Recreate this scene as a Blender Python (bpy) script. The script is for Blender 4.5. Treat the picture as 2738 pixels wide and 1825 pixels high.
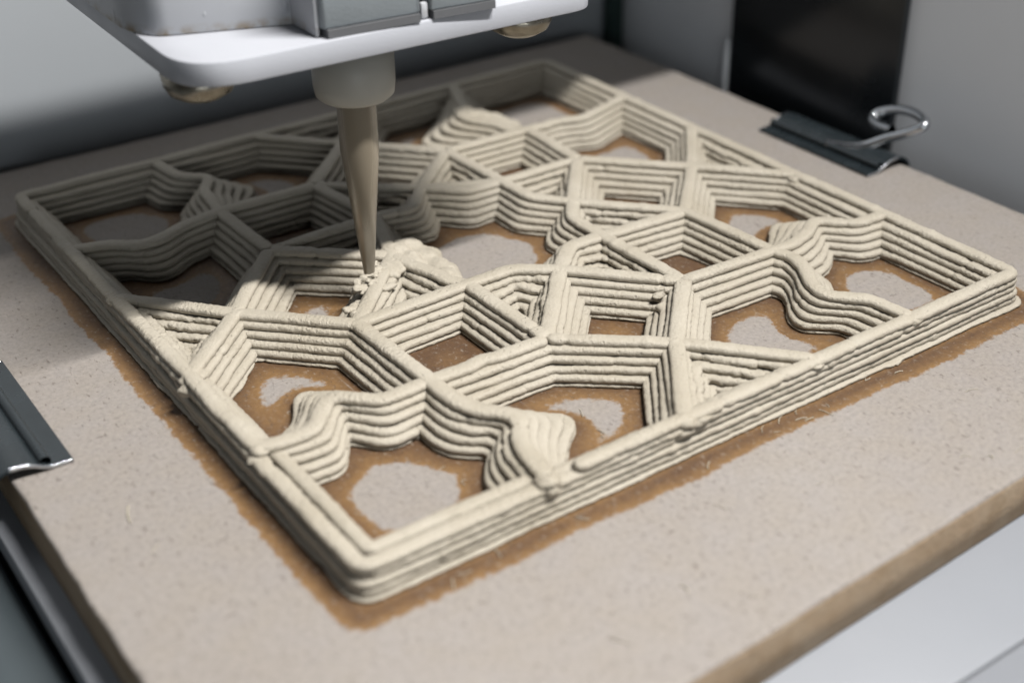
import bpy, bmesh, math, random
import numpy as np
from mathutils import Vector, Matrix
for o in list(bpy.data.objects): bpy.data.objects.remove(o)
MM = 0.001
rng = np.random.default_rng(7); random.seed(7)
SC = bpy.context.scene; COL = SC.collection

# ------------------------------------------------------------------ camera
cam = bpy.data.cameras.new('camera'); camo = bpy.data.objects.new('camera', cam); COL.objects.link(camo)
right = Vector((0.81845488, -0.57433428, -0.01648469))
down = Vector((-0.30565108, -0.41091532, -0.85890979))
fwd = Vector((0.48652752, 0.70801747, -0.51186154))
m = Matrix.Identity(4)
for i in range(3):
    m[i][0] = right[i]; m[i][1] = -down[i]; m[i][2] = -fwd[i]
m.translation = Vector((-0.0915415, -0.1863414, 0.1803731))
camo.matrix_world = m
cam.sensor_width = 36; cam.lens = 3613.41/2738*36
cam.clip_start = 0.01; cam.clip_end = 20
cam.dof.use_dof = True; cam.dof.focus_distance = 0.352; cam.dof.aperture_fstop = 8
SC.camera = camo
# ------------------------------------------------------------------ world and lamps
w = bpy.data.worlds.new('World'); SC.world = w; w.use_nodes = True
bg = w.node_tree.nodes['Background']; bg.inputs[0].default_value = (0.62, 0.68, 0.74, 1); bg.inputs[1].default_value = 0.011
def strip(name, loc, aim, sx, sy, watt, col):
    l = bpy.data.lights.new(name, 'AREA'); l.shape = 'RECTANGLE'; l.size = sx*MM; l.size_y = sy*MM
    l.energy = watt; l.color = col
    o = bpy.data.objects.new(name, l); COL.objects.link(o)
    o.location = Vector(loc)*MM
    z = (Vector(loc)-Vector(aim)).normalized(); x = Vector((1, 0, 0)); y = z.cross(x).normalized(); x = y.cross(z)
    mm = Matrix((x, y, z)).transposed().to_4x4(); mm.translation = Vector(loc)*MM; o.matrix_world = mm
    return o
strip('led_strip_lamp', (245, -180, 630), (100, 110, 0), 310, 20, 11.6, (1.0, 0.985, 0.955))
strip('room_fill_lamp', (-200, -720, 150), (100, 200, 20), 420, 220, 1.35, (0.90, 0.96, 1.0))  # added soft fill from the front, lifts the shaded back wall
SC.view_settings.view_transform = 'Standard'; SC.view_settings.look = 'None'
SC.cycles.diffuse_bounces = 1
SC.view_settings.exposure = 0; SC.view_settings.gamma = 1

# ------------------------------------------------------------------ helpers
def tag(o, label=None, cat=None, group=None, kind=None):
    if label: o['label'] = label
    if cat: o['category'] = cat
    if group: o['group'] = group
    if kind: o['kind'] = kind
    return o
def empty(name, loc=(0, 0, 0)):
    o = bpy.data.objects.new(name, None); o.empty_display_size = 0.01; COL.objects.link(o); o.location = Vector(loc)*MM
    return o
def link(name, me, mat, parent=None, smooth=True):
    if mat is not None and not me.materials: me.materials.append(mat)
    o = bpy.data.objects.new(name, me); COL.objects.link(o)
    if parent is not None:
        o.parent = parent
        p = parent; off = Vector((0, 0, 0))
        while p is not None: off += p.location; p = p.parent
        o.location = -off
    if smooth: me.polygons.foreach_set('use_smooth', [True]*len(me.polygons))
    return o
def mesh_np(name, V, quads=None, tris=None):
    """V in mm"""
    me = bpy.data.meshes.new(name)
    nq = 0 if quads is None else len(quads); nt = 0 if tris is None else len(tris)
    me.vertices.add(len(V)); me.vertices.foreach_set('co', (np.asarray(V, np.float32)*MM).ravel())
    loops = []
    if nq: loops.append(np.asarray(quads, np.int32).ravel())
    if nt: loops.append(np.asarray(tris, np.int32).ravel())
    L = np.concatenate(loops); me.loops.add(len(L)); me.loops.foreach_set('vertex_index', L)
    st = np.concatenate([np.arange(nq)*4, nq*4+np.arange(nt)*3]).astype(np.int32)
    me.polygons.add(nq+nt); me.polygons.foreach_set('loop_start', st)
    me.update(calc_edges=True); me.validate()
    return me, L
def bm_obj(name, bm, mat, parent=None, smooth=False, bevel=0, seg=2, auto=True):
    if bevel:
        bmesh.ops.bevel(bm, geom=[e for e in bm.edges if e.calc_face_angle(0) > 0.6], offset=bevel*MM, segments=seg, affect='EDGES', profile=0.5)
    me = bpy.data.meshes.new(name); bm.to_mesh(me); bm.free()
    if smooth:
        me.polygons.foreach_set('use_smooth', [True]*len(me.polygons))
        try: me.set_sharp_from_angle(angle=math.radians(35))
        except Exception: pass
    return link(name, me, mat, parent, smooth=False)
def box_bm(x0, x1, y0, y1, z0, z1):
    bm = bmesh.new(); r = bmesh.ops.create_cube(bm, size=1)
    for v in bm.verts:
        v.co = Vector(((x0 if v.co.x < 0 else x1), (y0 if v.co.y < 0 else y1), (z0 if v.co.z < 0 else z1)))*MM
    return bm
def prism_bm(pts, z0, z1):
    bm = bmesh.new()
    b = [bm.verts.new(Vector((x, y, z0))*MM) for x, y in pts]; t = [bm.verts.new(Vector((x, y, z1))*MM) for x, y in pts]
    n = len(pts); bm.faces.new(list(reversed(b))); bm.faces.new(t)
    for i in range(n): bm.faces.new((b[i], b[(i+1) % n], t[(i+1) % n], t[i]))
    bmesh.ops.recalc_face_normals(bm, faces=bm.faces)
    return bm
def rounded(pts, r, seg=6):
    out = []; n = len(pts)
    for i in range(n):
        p = np.array(pts[i], float); a = np.array(pts[i-1], float)-p; b = np.array(pts[(i+1) % n], float)-p
        la, lb = np.linalg.norm(a), np.linalg.norm(b); rr = r[i] if isinstance(r, (list, tuple)) else r
        if rr <= 0: out.append(tuple(p)); continue
        d = min(rr, la*.48, lb*.48); A = p+a/la*d; B = p+b/lb*d
        for t in np.linspace(0, 1, seg+1):
            out.append(tuple((1-t)**2*A+2*t*(1-t)*p+t*t*B))
    return out
def lathe(profile, cx, cy, seg=48):
    V = []; n = len(profile)
    for r, z in profile:
        for k in range(seg):
            a = 2*math.pi*k/seg; V.append((cx+r*math.cos(a), cy+r*math.sin(a), z))
    Q = [(i*seg+k, i*seg+(k+1) % seg, (i+1)*seg+(k+1) % seg, (i+1)*seg+k) for i in range(n-1) for k in range(seg)]
    return V, Q

# ------------------------------------------------------------------ materials
def mat(name):
    M = bpy.data.materials.new(name); M.use_nodes = True
    nt = M.node_tree; return M, nt, nt.nodes['Principled BSDF']
def N(nt, typ, **kw):
    n = nt.nodes.new(typ)
    for k, v in kw.items():
        if k.startswith('i_'):
            n.inputs[k[2:].replace('_', ' ')].default_value = v
        else: setattr(n, k, v)
    return n
def ramp(nt, stops, interp='LINEAR'):
    n = nt.nodes.new('ShaderNodeValToRGB'); n.color_ramp.interpolation = interp
    e = n.color_ramp.elements
    while len(e) < len(stops): e.new(0.5)
    for k, (p, c) in enumerate(stops):
        e[k].position = p; e[k].color = (c, c, c, 1) if isinstance(c, (int, float)) else (*c, 1)
    return n
def noise(nt, vec, scale, detail=4, rough=0.55):
    n = N(nt, 'ShaderNodeTexNoise'); n.inputs['Scale'].default_value = scale; n.inputs['Detail'].default_value = detail
    n.inputs['Roughness'].default_value = rough; nt.links.new(vec, n.inputs['Vector']); return n
def geo_pos(nt):
    return N(nt, 'ShaderNodeNewGeometry').outputs['Position']
def scaled(nt, vec, s):
    n = N(nt, 'ShaderNodeVectorMath', operation='MULTIPLY'); n.inputs[1].default_value = s; nt.links.new(vec, n.inputs[0]); return n.outputs[0]
def mixc(nt, fac, a, b, blend='MIX'):
    n = N(nt, 'ShaderNodeMix', data_type='RGBA', blend_type=blend)
    for idx, v in ((0, fac), (6, a), (7, b)):
        if hasattr(v, 'is_output'): nt.links.new(v, n.inputs[idx])
        elif idx == 0: n.inputs[0].default_value = v
        else: n.inputs[idx].default_value = (*v, 1)
    return n.outputs[2]
def bump(nt, bsdf, height, strength, dist, prev=None):
    b = N(nt, 'ShaderNodeBump'); b.inputs['Strength'].default_value = strength; b.inputs['Distance'].default_value = dist
    nt.links.new(height, b.inputs['Height'])
    if prev is not None: nt.links.new(prev, b.inputs['Normal'])
    nt.links.new(b.outputs[0], bsdf.inputs['Normal']); return b.outputs[0]
def mathn(nt, op, a, b=None, clamp=False):
    n = N(nt, 'ShaderNodeMath', operation=op, use_clamp=clamp)
    for i, v in enumerate((a, b)):
        if v is None: continue
        if hasattr(v, 'is_output'): nt.links.new(v, n.inputs[i])
        else: n.inputs[i].default_value = v
    return n.outputs[0]

def clay_material():
    M, nt, b = mat('wet_clay'); pos = geo_pos(nt)
    n1 = noise(nt, pos, 120, 5); n2 = noise(nt, pos, 900, 3)
    c = mixc(nt, n1.outputs[0], (0.362, 0.324, 0.262), (0.425, 0.386, 0.322))
    n3 = noise(nt, pos, 38, 4, 0.6); dm = ramp(nt, [(0.38, 0), (0.66, 1)]); nt.links.new(n3.outputs[0], dm.inputs[0])
    c = mixc(nt, mathn(nt, 'MULTIPLY', dm.outputs[0], 0.5), c, (0.320, 0.279, 0.212))
    sp = ramp(nt, [(0.0, 1), (0.30, 1), (0.36, 0)]); nt.links.new(n2.outputs[0], sp.inputs[0])
    c = mixc(nt, mathn(nt, 'MULTIPLY', sp.outputs[0], 0.35), c, (0.2, 0.17, 0.12))
    nt.links.new(c, b.inputs['Base Color'])
    b.inputs['Roughness'].default_value = 0.52; b.inputs['Specular IOR Level'].default_value = 0.35
    rr = ramp(nt, [(0.35, 0.62), (0.65, 0.38)]); nt.links.new(n3.outputs[0], rr.inputs[0]); nt.links.new(rr.outputs[0], b.inputs['Roughness'])
    uv = N(nt, 'ShaderNodeUVMap', uv_map='coil').outputs[0]
    # transverse drag ridges that come and go along the coil
    nr = noise(nt, scaled(nt, uv, (1.0, 0.6, 1)), 1.1, 2, 0.5)
    patch = ramp(nt, [(0.45, 0.12), (0.62, 1)]); nt.links.new(noise(nt, pos, 45, 2).outputs[0], patch.inputs[0])
    h = mathn(nt, 'MULTIPLY', nr.outputs[0], patch.outputs[0])
    p1 = bump(nt, b, h, 0.9, 0.0006)
    p2 = bump(nt, b, noise(nt, pos, 1100, 5, 0.65).outputs[0], 0.9, 0.0004, p1)
    pits = N(nt, 'ShaderNodeTexVoronoi'); pits.inputs['Scale'].default_value = 330; nt.links.new(pos, pits.inputs['Vector'])
    pr = ramp(nt, [(0.0, 0), (0.16, 1)]); nt.links.new(pits.outputs['Distance'], pr.inputs[0])
    bump(nt, b, pr.outputs[0], 0.7, 0.0004, p2)
    return M
CLAY = clay_material()

def board_material():
    M, nt, b = mat('mdf_board'); pos = geo_pos(nt)
    att = N(nt, 'ShaderNodeAttribute', attribute_name='dist').outputs['Fac']      # mm from wet clay
    lf = noise(nt, pos, 14, 3); mf = noise(nt, pos, 90, 4); ff = noise(nt, pos, 1100, 3, 0.7)
    dry = mixc(nt, lf.outputs[0], (0.222, 0.197, 0.180), (0.270, 0.247, 0.230))
    mot = ramp(nt, [(0.35, 0), (0.65, 1)]); nt.links.new(mf.outputs[0], mot.inputs[0])
    dry = mixc(nt, mathn(nt, 'MULTIPLY', mot.outputs[0], 0.35), dry, (0.244, 0.211, 0.174))
    # fibre grain: fine stretched flecks at several angles, thresholded noise so no two are alike
    def flecks(scale, sx, sy, rot, lo, hi):
        mp = N(nt, 'ShaderNodeMapping'); mp.inputs['Rotation'].default_value = (0, 0, rot); mp.inputs['Scale'].default_value = (sx, sy, 1)
        nt.links.new(pos, mp.inputs['Vector'])
        v = noise(nt, mp.outputs[0], scale, 3, 0.6)
        r = ramp(nt, [(lo, 0), (hi, 1)]); nt.links.new(v.outputs[0], r.inputs[0]); return r.outputs[0]
    fd = mathn(nt, 'ADD', flecks(950, 1.0, 0.4, 0.7, 0.62, 0.68), flecks(700, 0.35, 1.0, 0.4, 0.65, 0.71), True)
    fl = mathn(nt, 'ADD', flecks(900, 1, 0.5, -0.5, 0.60, 0.70), flecks(1100, .5, 1.0, 1.2, 0.62, 0.7), True)
    gr = noise(nt, pos, 800, 4, 0.75); g2 = ramp(nt, [(0.32, 0.80), (0.5, 1.0), (0.68, 1.16)]); nt.links.new(gr.outputs[0], g2.inputs[0])
    fd2 = flecks(330, 1, 0.4, 1.9, 0.70, 0.74)
    scr = mathn(nt, 'MULTIPLY', flecks(420, 1, 0.035, 0.95, 0.66, 0.72), flecks(35, 1, 1, 0, 0.5, 0.62))
    # wet stain
    wob = noise(nt, pos, 420, 5, 0.75); wl = noise(nt, pos, 30, 2)
    e = mathn(nt, 'ADD', att, mathn(nt, 'MULTIPLY', mathn(nt, 'SUBTRACT', wob.outputs[0], 0.5), 3.6))
    e = mathn(nt, 'ADD', e, mathn(nt, 'MULTIPLY', mathn(nt, 'SUBTRACT', wl.outputs[0], 0.5), 3.0))
    thr = N(nt, 'ShaderNodeMapRange'); thr.inputs['From Min'].default_value = 3.7; thr.inputs['From Max'].default_value = 4.3
    nt.links.new(e, thr.inputs['Value'])
    dryness = thr.outputs[0]
    wr = N(nt, 'ShaderNodeMapRange'); wr.inputs['From Min'].default_value = 0.0; wr.inputs['From Max'].default_value = 5.0; nt.links.new(e, wr.inputs['Value'])
    wet = mixc(nt, wr.outputs[0], (0.078, 0.046, 0.027), (0.262, 0.152, 0.060))
    wet = mixc(nt, mathn(nt, 'MULTIPLY', ff.outputs[0], 0.5), wet, (0.104, 0.053, 0.025))
    mo2 = ramp(nt, [(0.42, 0), (0.66, 1)]); nt.links.new(noise(nt, pos, 160, 5, 0.65).outputs[0], mo2.inputs[0])
    wet = mixc(nt, mathn(nt, 'MULTIPLY', mo2.outputs[0], 0.4), wet, (0.092, 0.050, 0.026))
    c = mixc(nt, dryness, wet, dry)
    c = mixc(nt, 0.85, c, g2.outputs[0], 'MULTIPLY')
    c = mixc(nt, mathn(nt, 'MULTIPLY', fd, 0.5), c, (0.085, 0.062, 0.048))
    c = mixc(nt, mathn(nt, 'MULTIPLY', fd2, 0.7), c, (0.08, 0.06, 0.05))
    c = mixc(nt, mathn(nt, 'MULTIPLY', fl, 0.4), c, (0.311, 0.277, 0.240))
    c = mixc(nt, mathn(nt, 'MULTIPLY', scr, 0.35), c, (0.333, 0.303, 0.274))
    nt.links.new(c, b.inputs['Base Color'])
    rg = mathn(nt, 'ADD', mathn(nt, 'MULTIPLY', dryness, 0.22), 0.5); nt.links.new(rg, b.inputs['Roughness'])
    b.inputs['Specular IOR Level'].default_value = 0.35
    p = bump(nt, b, ff.outputs[0], 0.3, 0.0002); bump(nt, b, fd, 0.5, 0.0002, p).node.invert = True
    return M
def board_side_material():
    M, nt, b = mat('mdf_edge'); pos = geo_pos(nt)
    n1 = noise(nt, scaled(nt, pos, (1, 1, 2.2)), 55, 5, 0.6); n2 = noise(nt, pos, 700, 3, 0.7)
    c = mixc(nt, n1.outputs[0], (0.27, 0.165, 0.080), (0.46, 0.365, 0.265))
    st = ramp(nt, [(0.50, 0), (0.68, 1)]); nt.links.new(noise(nt, pos, 38, 4, 0.65).outputs[0], st.inputs[0])
    c = mixc(nt, mathn(nt, 'MULTIPLY', st.outputs[0], 0.7), c, (0.20, 0.115, 0.04))
    sp = ramp(nt, [(0.60, 0), (0.70, 1)]); nt.links.new(n2.outputs[0], sp.inputs[0])
    c = mixc(nt, mathn(nt, 'MULTIPLY', sp.outputs[0], 0.4), c, (0.15, 0.09, 0.035))
    nt.links.new(c, b.inputs['Base Color']); b.inputs['Roughness'].default_value = 0.85
    bump(nt, b, n2.outputs[0], 0.6, 0.0004)
    return M
def plain(name, col, rough=0.5, metal=0.0, var=0.08, scale=60, bstr=0.0, bscale=800, bdist=0.0003, spec=0.5):
    M, nt, b = mat(name); pos = geo_pos(nt)
    n = noise(nt, pos, scale, 4)
    c = mixc(nt, n.outputs[0], tuple(x*(1-var) for x in col), tuple(min(1, x*(1+var)) for x in col))
    nt.links.new(c, b.inputs['Base Color']); b.inputs['Metallic'].default_value = metal; b.inputs['Specular IOR Level'].default_value = spec
    r = ramp(nt, [(0.3, max(0, rough-.06)), (0.7, min(1, rough+.06))]); nt.links.new(n.outputs[0], r.inputs[0]); nt.links.new(r.outputs[0], b.inputs['Roughness'])
    if bstr: bump(nt, b, noise(nt, pos, bscale, 3).outputs[0], bstr, bdist)
    return M
BOARD = board_material(); EDGE = board_side_material()
WHITE = plain('white_powder_coat', (0.355, 0.363, 0.395), 0.42, var=0.03, bstr=0.1, bscale=1500)
BEDM = plain('bed_white', (0.215, 0.224, 0.245), 0.45, var=0.04, scale=15)
WALL = plain('enclosure_white', (0.296, 0.311, 0.329), 0.5, var=0.04, scale=12)
GREYWALL = plain('enclosure_grey', (0.518, 0.529, 0.551), 0.5, var=0.05, scale=10)
BLACKPANEL = plain('black_gloss_panel', (0.010, 0.012, 0.014), 0.25, var=0.2, scale=20)
DARKSTEEL = plain('dark_steel', (0.055, 0.068, 0.075), 0.42, metal=0.0, var=0.3, scale=18)
CLIPBLACK = plain('black_enamel', (0.016, 0.021, 0.024), 0.25, var=0.35, scale=140, bstr=0.12, bscale=900)
CHROME = plain('bright_wire', (0.55, 0.57, 0.60), 0.18, metal=1.0, var=0.04)
GREYMET = plain('grey_cast_metal', (0.200, 0.222, 0.237), 0.55, metal=0.0, var=0.10, scale=120, bstr=0.35, bscale=1300, bdist=0.0002)
DARKGREY = plain('dark_grey_matte', (0.09, 0.092, 0.098), 0.6, var=0.1)
SEAM = plain('dark_green_seal', (0.018, 0.036, 0.032), 0.4, var=0.2)
RUBBER = plain('smeared_metal', (0.26, 0.235, 0.19), 0.3, metal=0.75, var=0.75, scale=200, bstr=0.4, bscale=600)
COREM = plain('clay_in_nozzle', (0.26, 0.205, 0.13), 0.5, var=0.12, scale=300)
def body_material():
    M, nt, b = mat('white_textured_body'); pos = geo_pos(nt)
    b.inputs['Base Color'].default_value = (0.37, 0.378, 0.40, 1); b.inputs['Roughness'].default_value = 0.4
    # dried specks of slip stuck on the face, and grime along the foot
    mp = N(nt, 'ShaderNodeMapping'); mp.inputs['Rotation'].default_value = (0.3, 0.7, 0.2); mp.inputs['Scale'].default_value = (1, 1, 0.6); nt.links.new(pos, mp.inputs['Vector'])
    v = N(nt, 'ShaderNodeTexVoronoi'); v.inputs['Scale'].default_value = 240; nt.links.new(mp.outputs[0], v.inputs['Vector'])
    r = ramp(nt, [(0.08, 1), (0.24, 0)]); nt.links.new(v.outputs['Distance'], r.inputs[0])
    sel = ramp(nt, [(0.6, 0), (0.63, 1)]); sp = N(nt, 'ShaderNodeSeparateColor'); nt.links.new(v.outputs['Color'], sp.inputs[0]); nt.links.new(sp.outputs[0], sel.inputs[0])
    h = mathn(nt, 'MULTIPLY', r.outputs[0], sel.outputs[0])
    bump(nt, b, h, 0.8, 0.0005)
    sz = N(nt, 'ShaderNodeSeparateXYZ'); nt.links.new(pos, sz.inputs[0])
    g = N(nt, 'ShaderNodeMapRange'); g.inputs['From Min'].default_value = 0.0822; g.inputs['From Max'].default_value = 0.0845; g.inputs['To Min'].default_value = 1; g.inputs['To Max'].default_value = 0
    nt.links.new(sz.outputs[2], g.inputs['Value'])
    gn = ramp(nt, [(0.45, 0), (0.62, 1)]); nt.links.new(noise(nt, pos, 220, 4).outputs[0], gn.inputs[0])
    c = mixc(nt, mathn(nt, 'MULTIPLY', g.outputs[0], gn.outputs[0]), (0.37, 0.378, 0.40), (0.22, 0.17, 0.11))
    nt.links.new(c, b.inputs['Base Color'])
    return M
BODY = body_material()
def plastic_material(name, col, trans, rough, ior=1.4):
    M, nt, b = mat(name); pos = geo_pos(nt)
    n = noise(nt, pos, 150, 3); c = mixc(nt, n.outputs[0], tuple(x*.93 for x in col), col); nt.links.new(c, b.inputs['Base Color'])
    b.inputs['Transmission Weight'].default_value = trans; b.inputs['Roughness'].default_value = rough; b.inputs['IOR'].default_value = ior
    return M
COLLAR = plastic_material('frosted_plastic', (0.459, 0.444, 0.400), 0.22, 0.42, 1.35)
CLEAR = plastic_material('clear_amber_plastic', (0.235, 0.20, 0.15), 0.25, 0.38, 1.3)

# ------------------------------------------------------------------ setting
def struct(name, bm, mt, bevel=0):
    o = bm_obj(name, bm, mt, None, smooth=bool(bevel), bevel=bevel); o['kind'] = 'structure'; return o
struct('floor', box_bm(-500, 700, -500, 600, -75, -70), DARKSTEEL)
struct('back_wall', box_bm(-500, 275, 264, 270, -69.9, 420), WALL)
struct('right_wall', box_bm(275.5, 281, -500, 270, -69.9, 420), GREYWALL)
bed = struct('bed', box_bm(-51, 258, -77, 260, -20, -13.05), BEDM, bevel=0.8)
struct('bed_sill', box_bm(-51, 274.5, -240, -77.18, -22, -13.15), BEDM, bevel=0.8)
# tray left of the bed
struct('bed_ledge', box_bm(-66, -51.6, -240, 262, -34, -22), DARKSTEEL, bevel=1)
struct('side_tray', box_bm(-140, -66.8, -240, 262, -40, -27), DARKSTEEL, bevel=2)
seal = bm_obj('corner_seal', box_bm(268.2, 275, 257, 263.6, -69.5, 400), SEAM, None, smooth=True, bevel=1)
tag(seal, 'dark green vertical seal strip in the far corner of the enclosure', 'seal')
dp = empty('black_panel', (274, 148, -60)); tag(dp, 'tall glossy black panel in place of the dark opening behind the right edge of the board', 'panel')  # black sheet stands for the dark opening in the right wall
bm_obj('face', box_bm(271.6, 275, 105, 187.6, -60, 200), BLACKPANEL, dp, smooth=True, bevel=1.2)
bm_obj('side_trim', box_bm(271.4, 275, 188.1, 190.4, -60, 9), WALL, dp, smooth=True, bevel=.5)

# ------------------------------------------------------------------ clay lattice layout (mm, bed plane)
P = {'F': (0, 0), 'R': (200, 0), 'L': (0, 212), 'B': (200.5, 212.5),
 'a1': (0, 47.4), 'a2': (0, 83.7), 'a3': (0, 131.8), 'a4': (0, 166.6), 'b1': (45, 0), 'b2': (83.5, 0), 'b3': (125.6, 0), 'b4': (159.5, 0),
 'c1': (199.5, 45.1), 'c2': (199.8, 80.5), 'c3': (200, 129.5), 'c4': (200, 165.1), 'd1': (43.6, 211), 'd2': (79, 211.5), 'd4': (122, 212), 'd3': (158.5, 212),
 'w1a': (3.3, 45.8), 'w1b': (13, 45.3), 'w1c': (21.4, 54.7), 'w1d': (24.6, 54.5), 'w1e': (31.8, 47), 'n1': (45.4, 47.4),
 'w2a': (45.2, 41.2), 'w2b': (45.4, 35.7), 'w2c': (47.2, 30.7), 'w2d': (52, 25.7), 'w2e': (53, 21.3), 'w2f': (48.2, 14.8), 'w2g': (46.4, 10.2),
 'p1': (22.1, 105.2), 'p2': (44.8, 81.2), 'q1': (79, 46.8), 'q2': (103.6, 26.2), 'q3': (126.1, 49.1), 'q4': (157.6, 47.6),
 's1a': (159.3, 41.5), 's1b': (157, 35), 's1c': (152, 27.6), 's1d': (150.3, 21.6), 's1e': (158, 12.9),
 'e1': (188.9, 46), 'e2': (180.5, 54.2), 'e3': (172.7, 49.5), 'e4': (164.7, 47.2), 'r1': (178.4, 104.6), 'r2': (154.9, 81.2),
 'g1': (176.2, 157.9), 'g2': (167.1, 161), 's1': (155.2, 161.2), 's2': (153.6, 131.3),
 'h1': (151, 164.4), 'h2': (149.9, 172.1), 'h3': (144.9, 179.3), 'h4': (144.7, 186), 'h5': (149.4, 191.3),
 's3': (123.3, 162.1), 's4': (124.2, 131.7), 't3': (99.7, 188.4), 't1': (76.5, 164), 't2': (101.6, 142.2), 'm2': (111.7, 132),
 'j1': (45.3, 196.9), 'j2': (52.6, 189.6), 'j3': (46.8, 179.9), 'j4': (46.2, 172.1), 'u2': (44.8, 164.2),
 'v0': (32.3, 161.9), 'v0b': (22.9, 157.4), 'v0c': (16.9, 157.4), 'v0d': (10.2, 163.1), 'v1': (45.3, 132.3),
 'w1': (71.2, 108.6), 't6': (80.2, 133.4), 'f1': (91.8, 131.6), 'x1': (79, 82.2), 'x2': (75.9, 86.6), 'x3': (75.4, 92.4), 'x4': (73, 98.7),
 'y1': (132.6, 106.5), 'y1b': (125.8, 97.7), 'y2': (125.6, 83.4), 'y2b': (114.1, 83.7), 'z1': (103.6, 74), 'z1b': (93.2, 82.2), 'm3': (124.4, 117)}
P = {k: np.array(v, float) for k, v in P.items()}
FRAME = set('F R L B a1 a2 a3 a4 b1 b2 b3 b4 c1 c2 c3 c4 d1 d2 d3 d4'.split())
W1 = 'w1e w1d w1c w1b w1a'.split(); W2 = 'w2g w2f w2e w2d w2c w2b w2a'.split(); S1 = 's1a s1b s1c s1d s1e'.split(); E1 = 'e1 e2 e3 e4'.split()
G1 = 'g1 g2'.split(); H1 = 'h1 h2 h3 h4 h5'.split(); J1 = 'j1 j2 j3 j4'.split(); V1 = 'v0 v0b v0c v0d'.split(); X1 = 'x2 x3 x4'.split()
rv = lambda l: list(reversed(l))
# cell outlines: main corners, lists are the wavy runs between two corners; then the slope run-in d
CELLS = [
 (['F', 'b1', W2, 'n1', W1, 'a1'], 6.3), (['a1', rv(W1), 'n1', 'p2', 'p1', 'a2'], 6.3), (['n1', rv(W2), 'b1', 'b2', 'q2', 'q1'], 6.3),
 (['b2', 'b3', 'q2'], 8.8), (['q2', 'b3', 'b4', rv(S1), 'q4', 'q3'], 6.3), (['b4', 'R', 'c1', E1, 'q4', S1], 6.3),
 (['r2', 'q4', rv(E1), 'c1', 'c2', 'r1'], 6.3), (['c2', 'c3', 'r1'], 8.8), (['r1', 'c3', 'c4', G1, 's1', 's2'], 6.3),
 (['c4', 'B', 'd3', rv(H1), 's1', rv(G1)], 6.3), (['s3', 's4', 's2', 's1'], 5.8), (['s3', 's1', H1, 'd3', 'd4', 't3'], 6.3),
 (['t3', 'd4', 'd2'], 8.8), (['t2', 's4', 's3'], 8), (['t1', 't2', 's3', 't3'], 7.2), (['t1', 't3', 'd2', 'd1', J1, 'u2'], 6.3),
 (['a4', V1[::-1], 'u2', rv(J1), 'd1', 'L'], 6.3), (['a3', 'p1', 'v1', 'u2', V1, 'a4'], 6.3), (['a2', 'p1', 'a3'], 8.8),
 (['p1', 'p2', 'w1', 'v1'], 7.2), (['p2', 'x1', X1, 'w1'], 7), (['n1', 'q1', 'x1', 'p2'], 5.8),
 (['x1', ['z1b'], 'z1', ['y2b'], 'y2', ['y1b'], 'y1', ['m3'], 's4', ['m2'], 't2', ['f1'], 't6', 'w1', rv(X1)], 6.5),
 (['x1', 'q1', 'z1', ['z1b']], 8), (['v1', 't6', 't1', 'u2'], 6.0), (['t6', ['f1'], 't2', 't1'], 7), (['v1', 'w1', 't6'], 8),
 (['q1', 'q2', 'q3', 'z1'], 7.2), (['z1', 'q3', 'y2', ['y2b']], 7), (['q3', 'q4', 'r2', 'y2'], 5.6), (['y2', 'r2', 'y1', ['y1b']], 7),
 (['y1', 'r2', 'r1', 's2'], 7.2), (['s4', ['m3'], 'y1', 's2'], 8)]
H = 9.7; NL = 6; H0 = 0.95; HB = (H-H0)/(NL-1)
def zc(k): return H0*.55 if k == 0 else H0+(k-.5)*HB

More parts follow.
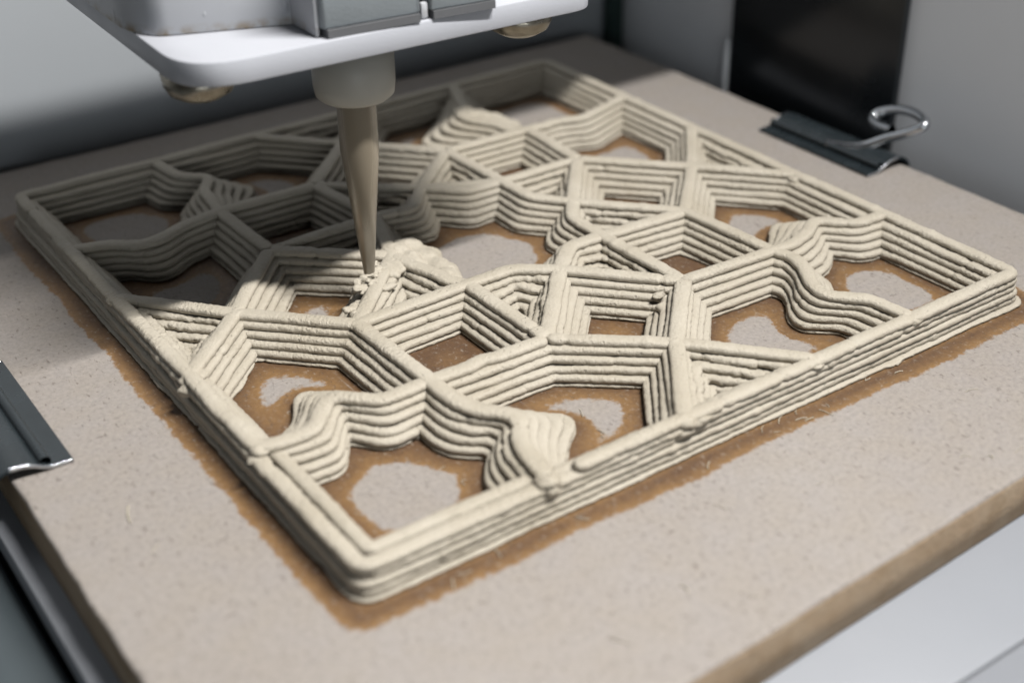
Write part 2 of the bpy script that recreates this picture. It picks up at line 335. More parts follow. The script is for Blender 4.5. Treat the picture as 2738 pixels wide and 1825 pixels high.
class Cell:
    def __init__(s, spec, d):
        s.main = [x for x in spec if isinstance(x, str)]; s.wave = {}
        k = -1
        for x in spec:
            if isinstance(x, str): k += 1
            else: s.wave[k] = x
        pts = np.array([P[x] for x in s.main]); n = len(pts)
        area = .5*np.sum(pts[:, 0]*np.roll(pts[:, 1], -1)-pts[:, 1]*np.roll(pts[:, 0], -1))
        if area < 0:
            s.main = s.main[::-1]; s.wave = {(n-2-k) % n: v[::-1] for k, v in s.wave.items()}; pts = pts[::-1]
        s.pts = pts; per = np.sum(np.linalg.norm(np.roll(pts, -1, 0)-pts, axis=1)); r = 2*abs(area)/per
        s.r = r; s.d = min(d, r-2.4); s.tri = (n == 3); s.hump = 0 if ('q3' in s.main or 'v1' in s.main) else 8.0; s.f0 = 2.9 if 'F' in s.main else 1.0; s.into = {}
        for i, wv in s.wave.items():
            u = s.pts[(i+1) % n]-s.pts[i]; u = u/np.linalg.norm(u); nn = np.array([-u[1], u[0]]); dv = [(P[x]-s.pts[i])@nn for x in wv]
            s.into[i] = max(dv) > abs(min(dv))
        s.frame = [(s.main[i] in FRAME and s.main[(i+1) % n] in FRAME) for i in range(n)]
    def names(s):
        out = []
        for i, a in enumerate(s.main): out.append(a); out += s.wave.get(i, [])
        return out
    def outline(s, t, extra=0.0):
        """t = 0 at the top, 1 at the bottom; returns points and fillet radii"""
        n = len(s.pts); ins = []
        for i in range(n):
            v = s.d*t+extra
            if s.frame[i]: v = s.f0+max(0, s.d-s.f0)*t+extra
            ins.append(v)
        nv = []
        for i in range(n):
            e = s.pts[(i+1) % n]-s.pts[i]; e = e/np.linalg.norm(e); nv.append(np.array([-e[1], e[0]]))
        V = []
        for i in range(n):
            a, b = nv[i-1], nv[i]; cr = a[0]*b[1]-a[1]*b[0]
            if abs(cr) < 0.3: q = s.pts[i]+(a*ins[i-1]+b*ins[i])/2/max(.5, (1+a@b)/2)
            else: q = s.pts[i]+np.linalg.solve(np.array([a, b]), np.array([ins[i-1], ins[i]]))
            V.append(q)
        out = []; rad = []
        for i in range(n):
            out.append(V[i]); rad.append(1.15)
            if i in s.wave:
                p0, p1 = s.pts[i], s.pts[(i+1) % n]; q0, q1 = V[i], V[(i+1) % n]
                L = np.linalg.norm(p1-p0); u = (p1-p0)/L; nn = np.array([-u[1], u[0]])
                u2 = (q1-q0); L2 = np.linalg.norm(u2); n2 = np.array([-u2[1], u2[0]])/L2
                big = len(s.wave[i]) >= 4
                for nm in s.wave[i]:
                    r = P[nm]-p0; a = (r@u)/L; b = r@nn
                    hump = s.hump*t*max(0, math.sin(math.pi*min(1, max(0, a))))**.8 if (s.into[i] and big) else 0
                    out.append(q0+u2*a+n2*(b+hump)); rad.append(2.4+2.5*(hump > 1))
        return np.array(out), rad
cells = [Cell(*c) for c in CELLS]

def fillet(pts, rad, closed):
    n = len(pts); out = []
    for i in range(n):
        if not closed and i in (0, n-1): out.append(pts[i]); continue
        p = pts[i]; a = pts[i-1]-p; b = pts[(i+1) % n]-p; la, lb = np.linalg.norm(a)+1e-9, np.linalg.norm(b)+1e-9
        d = min(rad[i], la*.48, lb*.48); A = p+a/la*d; B = p+b/lb*d
        for t in (0, .25, .5, .75, 1): out.append((1-t)**2*A+2*t*(1-t)*p+t*t*B)
    return np.array(out)
def resample(pts, step, closed):
    q = np.vstack([pts, pts[:1]]) if closed else pts
    s = np.concatenate([[0], np.cumsum(np.linalg.norm(np.diff(q, axis=0), axis=1))]); L = s[-1]
    n = max(6, int(L/step)); u = np.linspace(0, L, n+1)
    return np.stack([np.interp(u, s, q[:, k]) for k in range(q.shape[1])], -1), L
def wander(n, step, scale, amp):
    """smooth 1-D noise along a coil"""
    m_ = max(4, int(n*step/scale)+3); k = rng.normal(0, 1, m_)
    x = np.linspace(0, m_-1, n); i = np.clip(x.astype(int), 0, m_-2); f = x-i; f = f*f*(3-2*f)
    return amp*(k[i]*(1-f)+k[i+1]*f)
def coil_mesh(name, path, z, wd, ht, rough=1.0, flat=2.5, caps=(1, 1), seg=12, step=0.7):
    n = len(path); t = np.gradient(path, axis=0); t /= np.linalg.norm(t, axis=1)[:, None]+1e-9
    nx = np.stack([-t[:, 1], t[:, 0]], -1)
    wsc = 1+wander(n, step, 9, .028*rough)+wander(n, step, 1.4, .02*rough); hs = 1+wander(n, step, 8, .025*rough)+wander(n, step, 1.3, .02*rough)
    off = wander(n, step, 16, .09*rough)+wander(n, step, 2.0, .035*rough); zo = wander(n, step, 14, .05*rough)
    s = np.linspace(0, 1, n)*n*step
    for _ in range(rng.poisson(n*step/55.0*rough)):            # local faults: a drag, a lump, a torn notch
        c0 = rng.uniform(4, max(4.1, s[-1]-4)); kind = rng.integers(4); g = lambda w_: np.exp(-((s-c0)/w_)**2)
        if kind == 0: off += rng.normal(0, .45)*g(rng.uniform(1.5, 4))
        elif kind == 1: wsc += rng.uniform(.06, .22)*g(rng.uniform(.8, 2)); hs += rng.uniform(.1, .35)*g(rng.uniform(.7, 1.6))
        elif kind == 2: wsc -= rng.uniform(.15, .4)*g(rng.uniform(.35, .7)); hs -= rng.uniform(.15, .45)*g(rng.uniform(.35, .7))
        else: zo -= rng.uniform(.1, .35)*g(rng.uniform(2, 5)); wsc += .06*g(3)
    for end, on in ((0, caps[0]), (1, caps[1])):      # rounded ends
        if not on: continue
        dd = s if end == 0 else s[-1]-s
        k = np.sqrt(np.clip(1-(1-np.clip(dd/(wd*.5), 0, 1))**2, 0.02, 1)); wsc *= k; hs *= 0.25+.75*k
    ang = np.arange(seg)/seg*2*np.pi; ca, sa = np.cos(ang), np.sin(ang)
    X = np.sign(ca)*np.abs(ca)**(2/flat); Z = np.sign(sa)*np.abs(sa)**(2/flat)
    jig = rng.normal(0, .03*rough, (n, seg))
    lat = (X[None]*(1+jig))*(wd/2*wsc)[:, None]+off[:, None]; vert = (Z[None]*(1+jig))*(ht/2*hs)[:, None]+zo[:, None]
    V = np.empty((n, seg, 3)); V[:, :, 0] = path[:, 0, None]+nx[:, 0, None]*lat; V[:, :, 1] = path[:, 1, None]+nx[:, 1, None]*lat
    zz = path[:, 2] if path.shape[1] == 3 else np.full(n, z)
    V[:, :, 2] = np.maximum(zz[:, None]+vert, 0.02+0.15*np.abs(jig))
    i = np.arange(n-1)[:, None]*seg; j = np.arange(seg)[None]; j2 = (j+1) % seg
    Q = np.stack([i+j, i+j2, i+seg+j2, i+seg+j], -1).reshape(-1, 4)
    V = V.reshape(-1, 3)
    c0 = len(V); V = np.vstack([V, V[:seg].mean(0), V[-seg:].mean(0)])
    T = [(c0, (k+1) % seg, k) for k in range(seg)]+[(c0+1, (n-1)*seg+k, (n-1)*seg+(k+1) % seg) for k in range(seg)]
    me, L = mesh_np(name, V, Q, T)
    uvv = np.zeros((len(V), 2), np.float32); uvv[:n*seg, 0] = np.repeat(s, seg); uvv[:n*seg, 1] = np.tile(np.minimum(np.arange(seg), seg-np.arange(seg)), n)
    lay = me.uv_layers.new(name='coil'); LI = np.empty(len(me.loops), np.int32); me.loops.foreach_get('vertex_index', LI)
    lay.data.foreach_set('uv', (uvv[LI]+rng.uniform(0, 90)).ravel().astype(np.float32))
    return me

clay = empty('clay_print', (100, 106, 0))
tag(clay, 'square openwork tile of wet beige clay printed in stacked coils on the board', 'clay print')
def coil(path, z, wd, ht, **k):
    return link('clay_coil', coil_mesh('clay_coil', path, z, wd, ht, **k), CLAY, clay)
STEP = 0.7
# outer frame coils
FR = np.array([P['F'], P['R'], P['B'], P['L']])
for k in range(NL-1):
    fl_ = .28*(NL-2-k)+(.25 if k == 0 else 0); sg_ = np.sign(FR-np.array([100, 106]))     # the foot of the rim has slumped outwards a little
    pt, L = resample(fillet(FR+sg_*fl_+rng.normal(0, .18, (4, 2)), [3.2]*4, True), STEP, True)
    pt = np.roll(pt[:-1], rng.integers(0, len(pt)), axis=0); pt = np.vstack([pt, pt[:5]])
    coil(pt, zc(k), 4.3 if k == 0 else 3.7+.2*rng.normal(), (H0 if k == 0 else HB)*1.15, rough=1.1, flat=2.6, seg=14)
top = np.array([P['b1']+(7, 0), P['R'], P['B'], P['L'], P['a1'], P['w1a']+(2, 0)])
pt, L = resample(fillet(top, [3.0]*6, False), STEP, False)
coil(pt, zc(NL-1), 4.0, HB*1.2, rough=1.3, flat=2.7)
# rings of every opening, one per layer
for c in cells:
    for k in range(NL-1):
        t = (NL-1-max(k, 1))/(NL-2)
        o, rad = c.outline(t)
        o = o+rng.normal(0, .12, o.shape)
        pt, L = resample(fillet(o, rad, True), STEP, True)
        pt = np.roll(pt[:-1], rng.integers(0, len(pt)), axis=0); pt = np.vstack([pt, pt[:int(rng.integers(3, 6))]])
        rgh = .95+(1.7 if c.tri else 0.0)
        coil(pt, zc(k), (3.9 if k == 0 else 3.6), (H0 if k == 0 else HB)*1.15, rough=rgh, flat=2.7, seg=14)
# top layer: one coil per run of wall
edges = {}
for c in cells:
    nm = c.names(); n = len(nm)
    for i in range(n):
        a, b = nm[i], nm[(i+1) % n]
        if a in FRAME and b in FRAME: continue
        edges[frozenset((a, b))] = (a, b)
adj = {}
for a, b in edges.values(): adj.setdefault(a, []).append(b); adj.setdefault(b, []).append(a)
used = set()
def extend(ch):
    while True:
        a, b = ch[-2], ch[-1]; d = P[b]-P[a]; d /= np.linalg.norm(d); best = None
        for c in adj[b]:
            if c == a or frozenset((b, c)) in used: continue
            e = P[c]-P[b]; e /= np.linalg.norm(e); q = d@e
            if (len(adj[b]) == 2 or q > 0.80) and (best is None or q > best[0]): best = (q, c)
        if best is None: return ch
        used.add(frozenset((b, best[1]))); ch.append(best[1])
chains = []
for key, (a, b) in sorted(edges.items(), key=lambda kv: kv[1]):
    if key in used: continue
    used.add(key); ch = extend([a, b]); ch = extend(ch[::-1]); chains.append(ch)
for ci, ch in enumerate(chains):
    q = np.array([P[x] for x in ch])
    rad = [2.4 if len(adj.get(x, [])) == 2 else 1.1 for x in ch]
    pt, L = resample(fillet(q, rad, False), STEP, False)
    coil(pt, zc(NL-1)+.03*(ci % 5), 4.3+.2*rng.normal(), HB*1.2, rough=.9, flat=3.0)

# blobs where the nozzle stopped, turned or restarted, and the torn clay at the tip
def fuse(name, objs, voxel, its):
    bm = bmesh.new()
    for o_ in objs: bm.from_mesh(o_.data)
    me = bpy.data.meshes.new(name); bm.to_mesh(me); bm.free()
    for o_ in objs: bpy.data.objects.remove(o_)
    o = link(name, me, CLAY, clay)
    r_ = o.modifiers.new('fuse', 'REMESH'); r_.mode = 'VOXEL'; r_.voxel_size = voxel*MM; r_.use_smooth_shade = True
    t_ = o.modifiers.new('soften', 'SMOOTH'); t_.iterations = its; t_.factor = .5
    for sz, st in ((1.6, .5), (.5, .28)):
        tx = bpy.data.textures.new('tear', 'CLOUDS'); tx.noise_scale = sz*MM; tx.noise_depth = 3
        d_ = o.modifiers.new('tear', 'DISPLACE'); d_.texture = tx; d_.texture_coords = 'GLOBAL'; d_.strength = st*MM*.95; d_.mid_level = .5
    return o
def blob(name, c, r, amp, freq, seed, res=20):
    bm = bmesh.new(); bmesh.ops.create_uvsphere(bm, u_segments=res, v_segments=res//2+2, radius=1)
    from mathutils import noise as mn
    for v in bm.verts:
        d = v.co.copy(); k = 1+amp*mn.noise(d*freq+Vector((seed*3.1, seed*1.7, seed)))+amp*.5*mn.noise(d*freq*2.3+Vector((seed, 5, seed)))
        v.co = Vector((c[0]+d.x*r[0]*k, c[1]+d.y*r[1]*k, max(0.05, c[2]+d.z*r[2]*k)))*MM
    me = bpy.data.meshes.new(name); bm.to_mesh(me); bm.free()
    me.uv_layers.new(name='coil')
    return link(name, me, CLAY, clay)
for i, (x, y, z, a, b_, c) in enumerate([(1.2, 84, 8.3, 3.6, 3.0, 1.5), (-1.2, 81.5, 6.6, 2.6, 2.2, 1.6), (1.0, 46.6, 8.6, 3.0, 2.6, 1.3), (-1.3, 45.4, 7.2, 1.8, 1.8, 1.2), (45, 0.3, 8.2, 3.2, 2.7, 1.5),
        (44.6, -1.6, 6.8, 2.0, 1.5, 1.1), (83.2, -0.4, 8.4, 3.2, 2.8, 1.5), (87, -1.4, 7.7, 2.8, 1.6, 1.2), (82.5, -1.7, 6.4, 2.4, 1.3, 1.1), (124.5, -.8, 8.2, 2.6, 1.6, 1.2), (129, -.9, 7.4, 2.2, 1.3, 1.1),
        (159.5, -.2, 8.4, 2.6, 2.1, 1.3), (163, -.9, 7.0, 2.0, 1.3, 1), (198.6, 79.6, 8.2, 2.6, 2.2, 1.3), (198, 45.5, 8.3, 2.8, 2.0, 1.2), (0, 131.4, 8.4, 2.6, 2.6, 1.3), (22, 104.6, 9.0, 3.0, 2.4, 1.1),
        (45, 81, 8.9, 3, 2.6, 1.1), (103.4, 26.4, 9, 2.6, 2.2, 1.0), (126, 49, 9, 2.4, 2.4, .9), (45.4, 47.4, 8.9, 2.6, 2.4, 1.0), (67.8, 49.8, 4.6, 1.6, 1.2, .9), (118.5, 50.2, 6.6, 2.0, 1.2, 1.0),
        (1.2, 104, 7.2, 2.2, 2.6, 1.2), (12.5, 97, 5.2, 2.2, 1.4, 1.0), (47.5, 86.3, 8.2, 2.3, 1.9, 1.7), (49.3, 88.0, 7.0, 1.6, 1.6, 1.6), (171.5, 50, 8.8, 3.4, 2.4, 1.0), (27, 49.5, 4.8, 1.4, 1.1, 1.5)]):
    blob('clay_blob', (x, y, z), (a, b_, c), .28, 1.6, i+1)
# folds of clay pushed up around the nozzle mouth: short ribbons looped back on themselves
def fold(x, y, z, ang, ln, n, wd, ht, amp):
    u = np.linspace(0, 1, 60); d = np.array([math.cos(ang), math.sin(ang)]); e = np.array([-d[1], d[0]])
    lat = amp*np.sin(u*n*math.pi)+rng.normal(0, .2); al = (u-.5)*ln+.35*np.sin(u*n*2*math.pi+1)
    p = np.stack([x+al*d[0]+lat*e[0], y+al*d[1]+lat*e[1], z+.5*np.sin(u*n*math.pi*.7+ang)+wander(60, .2, 2, .18)], -1)
    return coil(p, 0, wd, ht, rough=1.5, flat=2.2, step=ln*1.6/60)
folds = []
for f_ in [(57.2, 98.8, 9.6, .35, 7.0, 2, 2.0, 1.1, 1.5), (56.2, 97.4, 8.8, .6, 7.5, 2, 2.2, .9, 1.5), (57.6, 96.4, 8.0, .25, 8.0, 2, 2.3, .9, 1.2), (56.0, 98.4, 7.4, -.2, 7, 2, 2.2, 1.0, 1.3), (58.6, 100.2, 10.3, .9, 5.5, 2, 1.5, .9, 1.0),
           (61.8, 100.6, 9.9, 1.1, 5.5, 2, 1.6, 1.0, .9), (63.4, 103.2, 10.0, 1.0, 5.5, 3, 1.4, .9, .9), (60.2, 97.4, 9.2, .7, 6, 2, 1.8, .9, .9), (54.6, 98.8, 8.4, 1.4, 5, 2, 1.9, 1.0, 1.0)]:
    folds.append(fold(*f_))
fuse('torn_clay', folds, .22, 3)
fuse('clay_curl', [fold(47.4, 88.2, 9.0, .6, 5.5, 2, 2.4, 1.5, 1.1), fold(48.4, 89.4, 8.0, .3, 4.5, 1, 2.2, 1.6, .8)], .25, 4)
sm = []
for i, (x, y, z, a, b_, c) in enumerate([(78, 114, 5.6, 6.5, 5.0, 4.0), (74, 111.5, 7.6, 5.5, 4.0, 2.5), (80.5, 107.5, 4.6, 5.5, 7.0, 3.6), (80.5, 98, 5.0, 5.0, 7.5, 3.4), (78.5, 91, 7.2, 3.6, 5.0, 2.2), (69.5, 104.5, 8.2, 3.0, 5.0, 1.8),
        (75.5, 106, 6.8, 3.5, 5.5, 2.6), (66.5, 101.5, 8.2, 2.6, 3.6, 1.5), (83.5, 111, 3.6, 4.5, 5.5, 3.2), (61.5, 94.5, 8.4, 3.2, 1.6, 1.0)]):
    sm.append(blob('clay_smear', (x, y, z), (a, b_, c), .2, 1.5, 70+i, res=32))
fuse('clay_smear', sm, .45, 6)
fuse('clay_smear', [blob('clay_smear', (x, y, z), (a, b_, c), .2, 1.6, 90+i, res=32) for i, (x, y, z, a, b_, c) in enumerate([(149, 183.5, 8.0, 5.5, 6.0, 2.0), (153.5, 179, 6.6, 5.5, 6.5, 2.4), (148.5, 190, 7.6, 4.0, 5.0, 2.2), (156, 174, 5.6, 4.5, 6, 2.4), (152, 186.5, 6.2, 5, 6, 2.4)])], .45, 6)
CV, CT = [], []; nb = 0
for i in range(150):
    c_ = cells[rng.integers(len(cells))]; o_, _r = c_.outline(float(rng.choice([0, 0, 0, .3, .6, 1.0])), 0); k_ = rng.integers(len(o_)); u_ = rng.random()
    t_ = 0 if rng.random() < .6 else 1
    o_, _r = c_.outline(t_*.9, rng.normal(0, .8)); p_ = o_[k_]*(1-u_)+o_[(k_+1) % len(o_)]*u_
    z_ = H-.1 if t_ == 0 else 1.2; r_ = rng.uniform(.2, .6)
    d_ = rng.normal(0, 1, (6, 3)); base_ = np.array([(1, 0, 0), (-1, 0, 0), (0, 1, 0), (0, -1, 0), (0, 0, 1), (0, 0, -1)], float)*rng.uniform(.6, 1.3, (6, 1))+d_*.15
    CV.append(base_*r_*np.array([1, 1, .6])+np.array([p_[0], p_[1], z_])); CT += [tuple(nb+q for q in f) for f in ((0, 2, 4), (2, 1, 4), (1, 3, 4), (3, 0, 4), (2, 0, 5), (1, 2, 5), (3, 1, 5), (0, 3, 5))]; nb += 6
me, _ = mesh_np('clay_crumbs', np.vstack(CV), None, CT); me.uv_layers.new(name='coil'); tag(link('clay_crumbs', me, CLAY, clay), kind='stuff')

# ------------------------------------------------------------------ board
BX0, BX1, BY0, BY1, BT = -45.5, 249.3, -53.5, 250.5, 13.0
segA = []; segB = []
for c in cells:
    o, rad = c.outline(1.0, 1.9); f = fillet(o, rad, True); segA.append(f); segB.append(np.roll(f, -1, 0))
    if len(c.pts) == 4 and c.d < 6.1:            # the small diamonds are soaked right through
        o, rad = c.outline(1.0, 5.5); segA.append(o); segB.append(np.roll(o, -1, 0))
fo = np.array([(-4.2, -5.6), (203.8, -5.6), (203.8, 216), (-4.2, 216)]); segA.append(fo); segB.append(np.roll(fo, -1, 0))
SA = np.vstack(segA).astype(np.float32); SB = np.vstack(segB).astype(np.float32)
def dist_field(Q):
    # soft distance: damp creeps further into narrow corners
    D = np.full(len(Q), 1e9, np.float32); E_ = np.zeros(len(Q), np.float32); tau = 2.5
    pts = np.vstack([a+(b-a)*u for a, b in zip(SA, SB) for u in ((np.arange(max(1, int(round(np.linalg.norm(b-a)/1.2))))+.5)/max(1, int(round(np.linalg.norm(b-a)/1.2))))[:, None]]).astype(np.float32)
    for p in pts:
        d = np.sqrt(((Q-p)**2).sum(1)); D = np.minimum(D, d); E_ += np.exp(-d/tau)
    return np.minimum(D, 5.0-tau*np.log(E_+1e-12))
board = empty('mdf_board', (102, 98, -13)); tag(board, 'pale fibreboard slab with brown damp stains spreading round the clay', 'board')
nxg, nyg = 300, 310
xs = np.linspace(BX0+.8, BX1-.8, nxg); ys = np.linspace(BY0+.8, BY1-.8, nyg); gx, gy = np.meshgrid(xs, ys, indexing='ij')
yf = -57.1+.039*gx; yb = 255.9-.025*gx; uu = (gy-ys[0])/(ys[-1]-ys[0]); gy = (yf+.8)*(1-uu)+(yb-.8)*uu      # the slab is not sawn quite square
# one continuous sheet: top grid, rolled worn edge, sides and underside
G = np.stack([gx, gy, np.zeros_like(gx)], -1).reshape(-1, 3)
dist = dist_field(G[:, :2].astype(np.float32))
q = (np.arange(nxg-1)[:, None]*nyg+np.arange(nyg-1)[None]).ravel()
Q = np.stack([q, q+nyg, q+nyg+1, q+1], -1)
ring = [i*nyg for i in range(nxg)]+[(nxg-1)*nyg+j for j in range(1, nyg)]+[i*nyg+nyg-1 for i in range(nxg-2, -1, -1)]+[j for j in range(nyg-2, 0, -1)]
ring = np.array(ring); nr = len(ring); base = G[ring]; ctr = np.array([102, 98])
out = np.zeros((nr, 2)); out[:, 0] = np.where(np.isclose(base[:, 0], xs[0]), -1, np.where(np.isclose(base[:, 0], xs[-1]), 1, 0)); out[:, 1] = np.where(np.isclose(base[:, 1], -56.3+.039*base[:, 0]), -1, np.where(np.isclose(base[:, 1], 255.1-.025*base[:, 0]), 1, 0))
V = [G]; prev = ring; QS = []
wob = np.convolve(np.tile(rng.normal(0, 1, nr), 3), np.ones(7)/7, 'same')[nr:2*nr]*.5
levels = [(.45, -.15), (.75, -.7), (.8, -1.6), (.8, -6), (.8, -BT+.5), (.3, -BT)]
nv = len(G)
for li, (o_, z_) in enumerate(levels):
    b2 = base.copy(); b2[:, :2] += out*(o_+(wob[:, None]*.5 if li < 3 else wob[:, None]*.12)); b2[:, 2] = z_+(wob*.3 if li in (0, 1) else 0)
    V.append(b2); cur = nv+np.arange(nr); nv += nr
    QS.append(np.stack([prev, cur, np.roll(cur, -1), np.roll(prev, -1)], -1)); prev = cur
nside0 = len(Q); V = np.vstack(V); Qall = np.vstack([Q]+QS)
me, L = mesh_np('board_slab', V, Qall)
at = me.attributes.new('dist', 'FLOAT', 'POINT'); dv = np.full(len(V), 30, np.float32); dv[:len(G)] = dist; at.data.foreach_set('value', dv)
me.materials.append(BOARD); me.materials.append(EDGE)
mi = np.zeros(len(me.polygons), np.int32); mi[nside0+2*nr:] = 1; me.polygons.foreach_set('material_index', mi)
link('slab', me, BOARD, board)
bm_obj('underside', box_bm(BX0+1.5, BX1-1.5, BY0+6, BY1-3, -BT+.02, -BT+.5), EDGE, board)

FV, FQ = [], []
def strand_stuff():
    nb = 0
    for i in range(46):
        if i == 0: x, y, a, ln = -29.5, 49.5, 1.25, 6.5
        elif i < 18: x, y, a, ln = rng.uniform(8, 150), rng.uniform(-11, -4), rng.uniform(0, 3.1), rng.uniform(1.5, 4.5)
        else: x, y, a, ln = rng.uniform(-42, 200), rng.choice([rng.uniform(-50, -12), rng.uniform(8, 40)]), rng.uniform(0, 3.1), rng.uniform(1.2, 4)
        u = np.linspace(0, 1, 9); b_ = rng.normal(0, .5)
        p = np.stack([x+math.cos(a)*ln*u-math.sin(a)*b_*np.sin(u*3), y+math.sin(a)*ln*u+math.cos(a)*b_*np.sin(u*3), .12+.1*np.sin(u*3.1)], -1)
        r_ = .2 if i == 0 else rng.uniform(.07, .13)
        t = np.gradient(p, axis=0); nx = np.stack([-t[:, 1], t[:, 0], 0*t[:, 0]], -1); nx /= np.linalg.norm(nx, axis=1)[:, None]+1e-9
        ring_ = [p+r_*nx, p+np.array([0, 0, r_]), p-r_*nx, p-np.array([0, 0, r_*.6])]
        FV.append(np.stack(ring_, 1).reshape(-1, 3))
        for k in range(8):
            for j in range(4): FQ.append((nb+k*4+j, nb+k*4+(j+1) % 4, nb+k*4+4+(j+1) % 4, nb+k*4+4+j))
        nb += 36
FIBRE = plain('pale_fibre', (0.42, 0.38, 0.30), 0.6)
strand_stuff(); me, _ = mesh_np('wood_fibres', np.vstack(FV), FQ); tag(link('wood_fibres', me, FIBRE), kind='stuff')

# ------------------------------------------------------------------ binder clips
def sheet(profile, y0, y1, th, ny=14):
    """a bent metal sheet: profile in (x, z), swept along y"""
    pr = np.array(profile, float); pr, _ = resample(fillet(pr, [2.5]*len(pr), False), .6, False)
    t = np.gradient(pr, axis=0); t /= np.linalg.norm(t, axis=1)[:, None]; nn = np.stack([-t[:, 1], t[:, 0]], -1)
    up, lo = pr+nn*th/2, pr-nn*th/2; loop = np.vstack([up, lo[::-1]]); n = len(loop); V = []
    for y in np.linspace(y0, y1, ny): V += [(p[0], y, p[1]) for p in loop]
    Qd = [(i*n+k, i*n+(k+1) % n, (i+1)*n+(k+1) % n, (i+1)*n+k) for i in range(ny-1) for k in range(n)]
    h_ = len(up)
    for b_, fl in ((0, 0), ((ny-1)*n, 1)):
        for k in range(h_-1):
            f = (b_+k, b_+k+1, b_+n-2-k, b_+n-1-k); Qd.append(f if fl else f[::-1])
    return V, Qd
def tube(path, r, seg=10):
    path = np.array(path, float); path, _ = resample(path, .7, False); n = len(path)
    t = np.gradient(path, axis=0); t /= np.linalg.norm(t, axis=1)[:, None]; V = []
    a = np.cross(t, (0.13, .2, .95)); a /= np.linalg.norm(a, axis=1)[:, None]; b = np.cross(t, a)
    for k in range(seg):
        th = 2*math.pi*k/seg; V.append(path+r*(math.cos(th)*a+math.sin(th)*b))
    V = np.stack(V, 1).reshape(-1, 3)
    i = np.arange(n-1)[:, None]*seg; j = np.arange(seg)[None]; j2 = (j+1) % seg
    return V, np.stack([i+j, i+j2, i+seg+j2, i+seg+j], -1).reshape(-1, 4)
def smooth_path(pts, closed=False, it=3):
    p = np.array(pts, float)
    for _ in range(it):
        a = p[:-1]*.75+p[1:]*.25; b = p[:-1]*.25+p[1:]*.75; q_ = np.empty((2*len(a), 3)); q_[0::2] = a; q_[1::2] = b; p = np.vstack([p[:1], q_, p[-1:]])
    return p
def clip(label, x0, sgn, y0, y1, yw, wires):
    """x0: lip line on the board, sgn: direction towards the board's edge"""
    e = empty('binder_clip', (x0, (y0+y1)/2, 0)); tag(e, label, 'binder clip', 'binder clips holding the board to the bed')
    pr = [(x0, 0.55), (x0+sgn*4.6, .6), (x0+sgn*6.4, 1.3), (x0+sgn*10, 3.2), (x0+sgn*14.5, 3.6), (x0+sgn*19, 1.4), (x0+sgn*21.5, -4), (x0+sgn*21.5, -10)]
    me, _ = mesh_np('jaw', *sheet(pr, y0, y1, .8)); o = link('jaw', me, CLIPBLACK, e); me.set_sharp_from_angle(angle=math.radians(40))
    me, _ = mesh_np('lip_roll', *tube([(x0+sgn*6.0, y0+.5, 2.3), (x0+sgn*6.0, y1-.5, 2.3)], 1.35)); link('lip_roll', me, CLIPBLACK, e)
    for pth in wires:
        me, _ = mesh_np('handle', *tube(smooth_path(pth), 1.65)); link('handle', me, CHROME, e)
    # bare bright metal on the cut ends of the jaw
    for ye in (y0-.12, y1-.18):
        me, _ = mesh_np('cut_edge', *sheet(pr[:5], ye, ye+.3, .95, 2)); link('cut_edge', me, CHROME, e)
    return e
clip('black binder clip on the left edge of the board, its wire handle out of sight', -31.5, -1, 79, 132, 0, [])
clip('black binder clip on the far right edge of the board with bright wire loop raised', 231.6, 1, 79, 129, 0,
     [[(237.5, 103, 2.5), (243.0, 93.0, 2.9), (246.0, 89.5, 5.3), (248.0, 86.0, 7.6), (249.5, 80.0, 10.7), (250.5, 74.5, 14.1), (253.0, 75.6, 15.3), (257.0, 84.0, 14.9), (259.0, 92.6, 13.0), (258.0, 99.5, 10.2), (255.0, 100.1, 8.1), (252.0, 93.8, 8.2), (250.5, 87.0, 9.4)]])

# ------------------------------------------------------------------ print head
head = empty('print_head', (60, 101.5, 76)); tag(head, 'white carriage plate and body of the clay printer with its nozzle pointing down', 'print head')
PZ = 76.0
plate = rounded([(10.9, 86.2), (121.5, 81.6), (127, 190), (14.5, 192)], [15, 8, 10, 10], 10)
bm_obj('plate', prism_bm(plate, PZ, PZ+5.8), WHITE, head, smooth=True, bevel=.5)
bm_obj('bounce_absorber', prism_bm(rounded([(14, 89), (118.5, 84.8), (124, 187), (17, 189)], [14, 7, 9, 9], 8), PZ-.6, PZ-.02), DARKGREY, head)  # added dark sheet on the unseen underside, cuts bounced light
foot = rounded([(15.2, 111.6), (44.6, 100.4), (112, 96), (116, 163), (12, 165), (10.5, 121)], [3, 0, 3, 3, 3, 9], 8)
bm_obj('carriage_body', prism_bm(foot, PZ+5.9, PZ+28), BODY, head, smooth=True, bevel=.4)
bm_obj('bracket', prism_bm(rounded([(45.2, 86.4), (69.6, 84.0), (70.4, 99.8), (45.0, 100.3)], [1, .5, 0, 0], 3), PZ+7.9, PZ+28), GREYMET, head, smooth=True, bevel=.5)
bm_obj('bracket', prism_bm(rounded([(72.6, 83.7), (91.8, 81.6), (93, 98), (73.2, 99.4)], [.5, 2, 0, 0], 3), PZ+7.9, PZ+28), GREYMET, head, smooth=True, bevel=.5)
bm_obj('bracket_cheek', box_bm(44.2, 45.05, 88.2, 100.4, PZ+6.2, PZ+28), BODY, head)
bm_obj('hanger_post', box_bm(48, 78, 118, 150, PZ+28.1, 149.8), GREYMET, head)
bm_obj('base_strip', prism_bm([(46, 85.6), (69.4, 83.4), (70.2, 99.6), (46, 100)], PZ+5.9, PZ+7.85), DARKGREY, head)  # narrow dark strip below each bracket
bm_obj('base_strip', prism_bm([(73, 83.2), (89.6, 81.5), (92.6, 98), (73.4, 99)], PZ+5.9, PZ+7.85), DARKGREY, head)
V, Qd = [], []
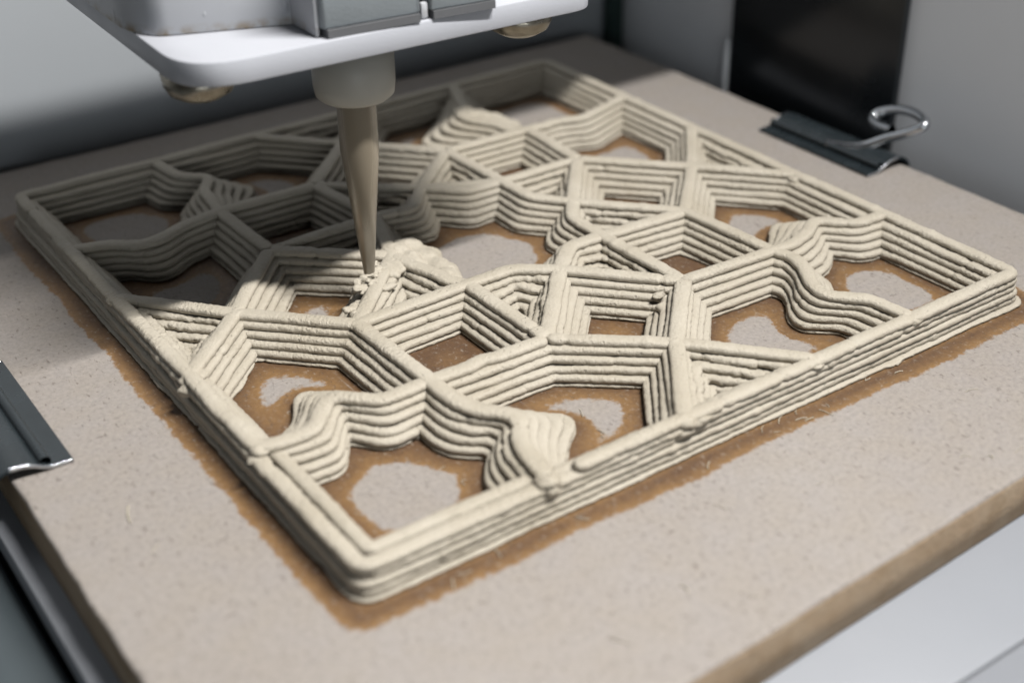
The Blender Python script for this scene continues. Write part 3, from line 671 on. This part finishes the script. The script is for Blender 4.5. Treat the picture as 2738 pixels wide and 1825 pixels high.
bm = bmesh.new(); bmesh.ops.create_cone(bm, cap_ends=True, segments=32, radius1=3.0*MM, radius2=3.0*MM, depth=1.2*MM, matrix=Matrix.Translation(Vector((44.2, 91.5, 93.5))*MM) @ Matrix.Rotation(math.pi/2, 4, 'Y'))
bm_obj('screw_hole_disc', bm, BLACKPANEL, head, smooth=True)  # flat black disc, its colour stands for the dark screw hole
bm = box_bm(70.4, 72.4, 84.5, 86, PZ+5.9, PZ+10); bm_obj('slip_drip', bm, BODY, head, smooth=True, bevel=.6)
for x, y in ((20.2, 102.3), (106, 95)):
    prof = [(0.01, PZ-6.6), (2.5, PZ-6.5), (3.0, PZ-7.0), (4.8, PZ-6.9), (7.4, PZ-5.4), (8.5, PZ-3.2), (8.8, PZ-.7), (0.01, PZ-.65)]
    me, _ = mesh_np('rubber_foot', *lathe(prof, x, y, 40)); link('rubber_foot', me, RUBBER, head)
NX, NY = 60.0, 101.5
me, _ = mesh_np('nozzle_collar', *lathe([(5.0, 60.6), (8.6, 60.3), (9.9, 61.4), (10.3, 64), (10.5, 75.95), (8.6, 75.9), (8.4, 64), (7.6, 62.4), (5.2, 62.2)], NX, NY, 56)); col = link('nozzle_collar', me, COLLAR, head)
me, _ = mesh_np('nozzle_tip', *lathe([(5.05, 62.1), (5.0, 46.5), (4.6, 42), (1.45, 10.4), (1.05, 10.3), (1.1, 11), (4.2, 42), (4.5, 46.5), (4.55, 62.1)], NX, NY, 48)); tip = link('nozzle_tip', me, CLEAR, head)
me, _ = mesh_np('clay_core', *lathe([(0.02, 61.5), (3.7, 61.4), (3.7, 46.5), (4.05, 41.5), (1.04, 10.5), (0.02, 10.2)], NX, NY, 40)); core = link('clay_core', me, COREM, tip)
me, _ = mesh_np('collar_plug', *lathe([(0.02, 75.8), (8.0, 75.7), (8.0, 66.5), (6.0, 63.2), (0.02, 62.9)], NX, NY, 40)); link('collar_plug', me, COREM, col)
gb = bm_obj('gantry_beam', box_bm(-160, 274, 104, 162, 150, 158), WHITE, None, smooth=True, bevel=2); gb['kind'] = 'structure'
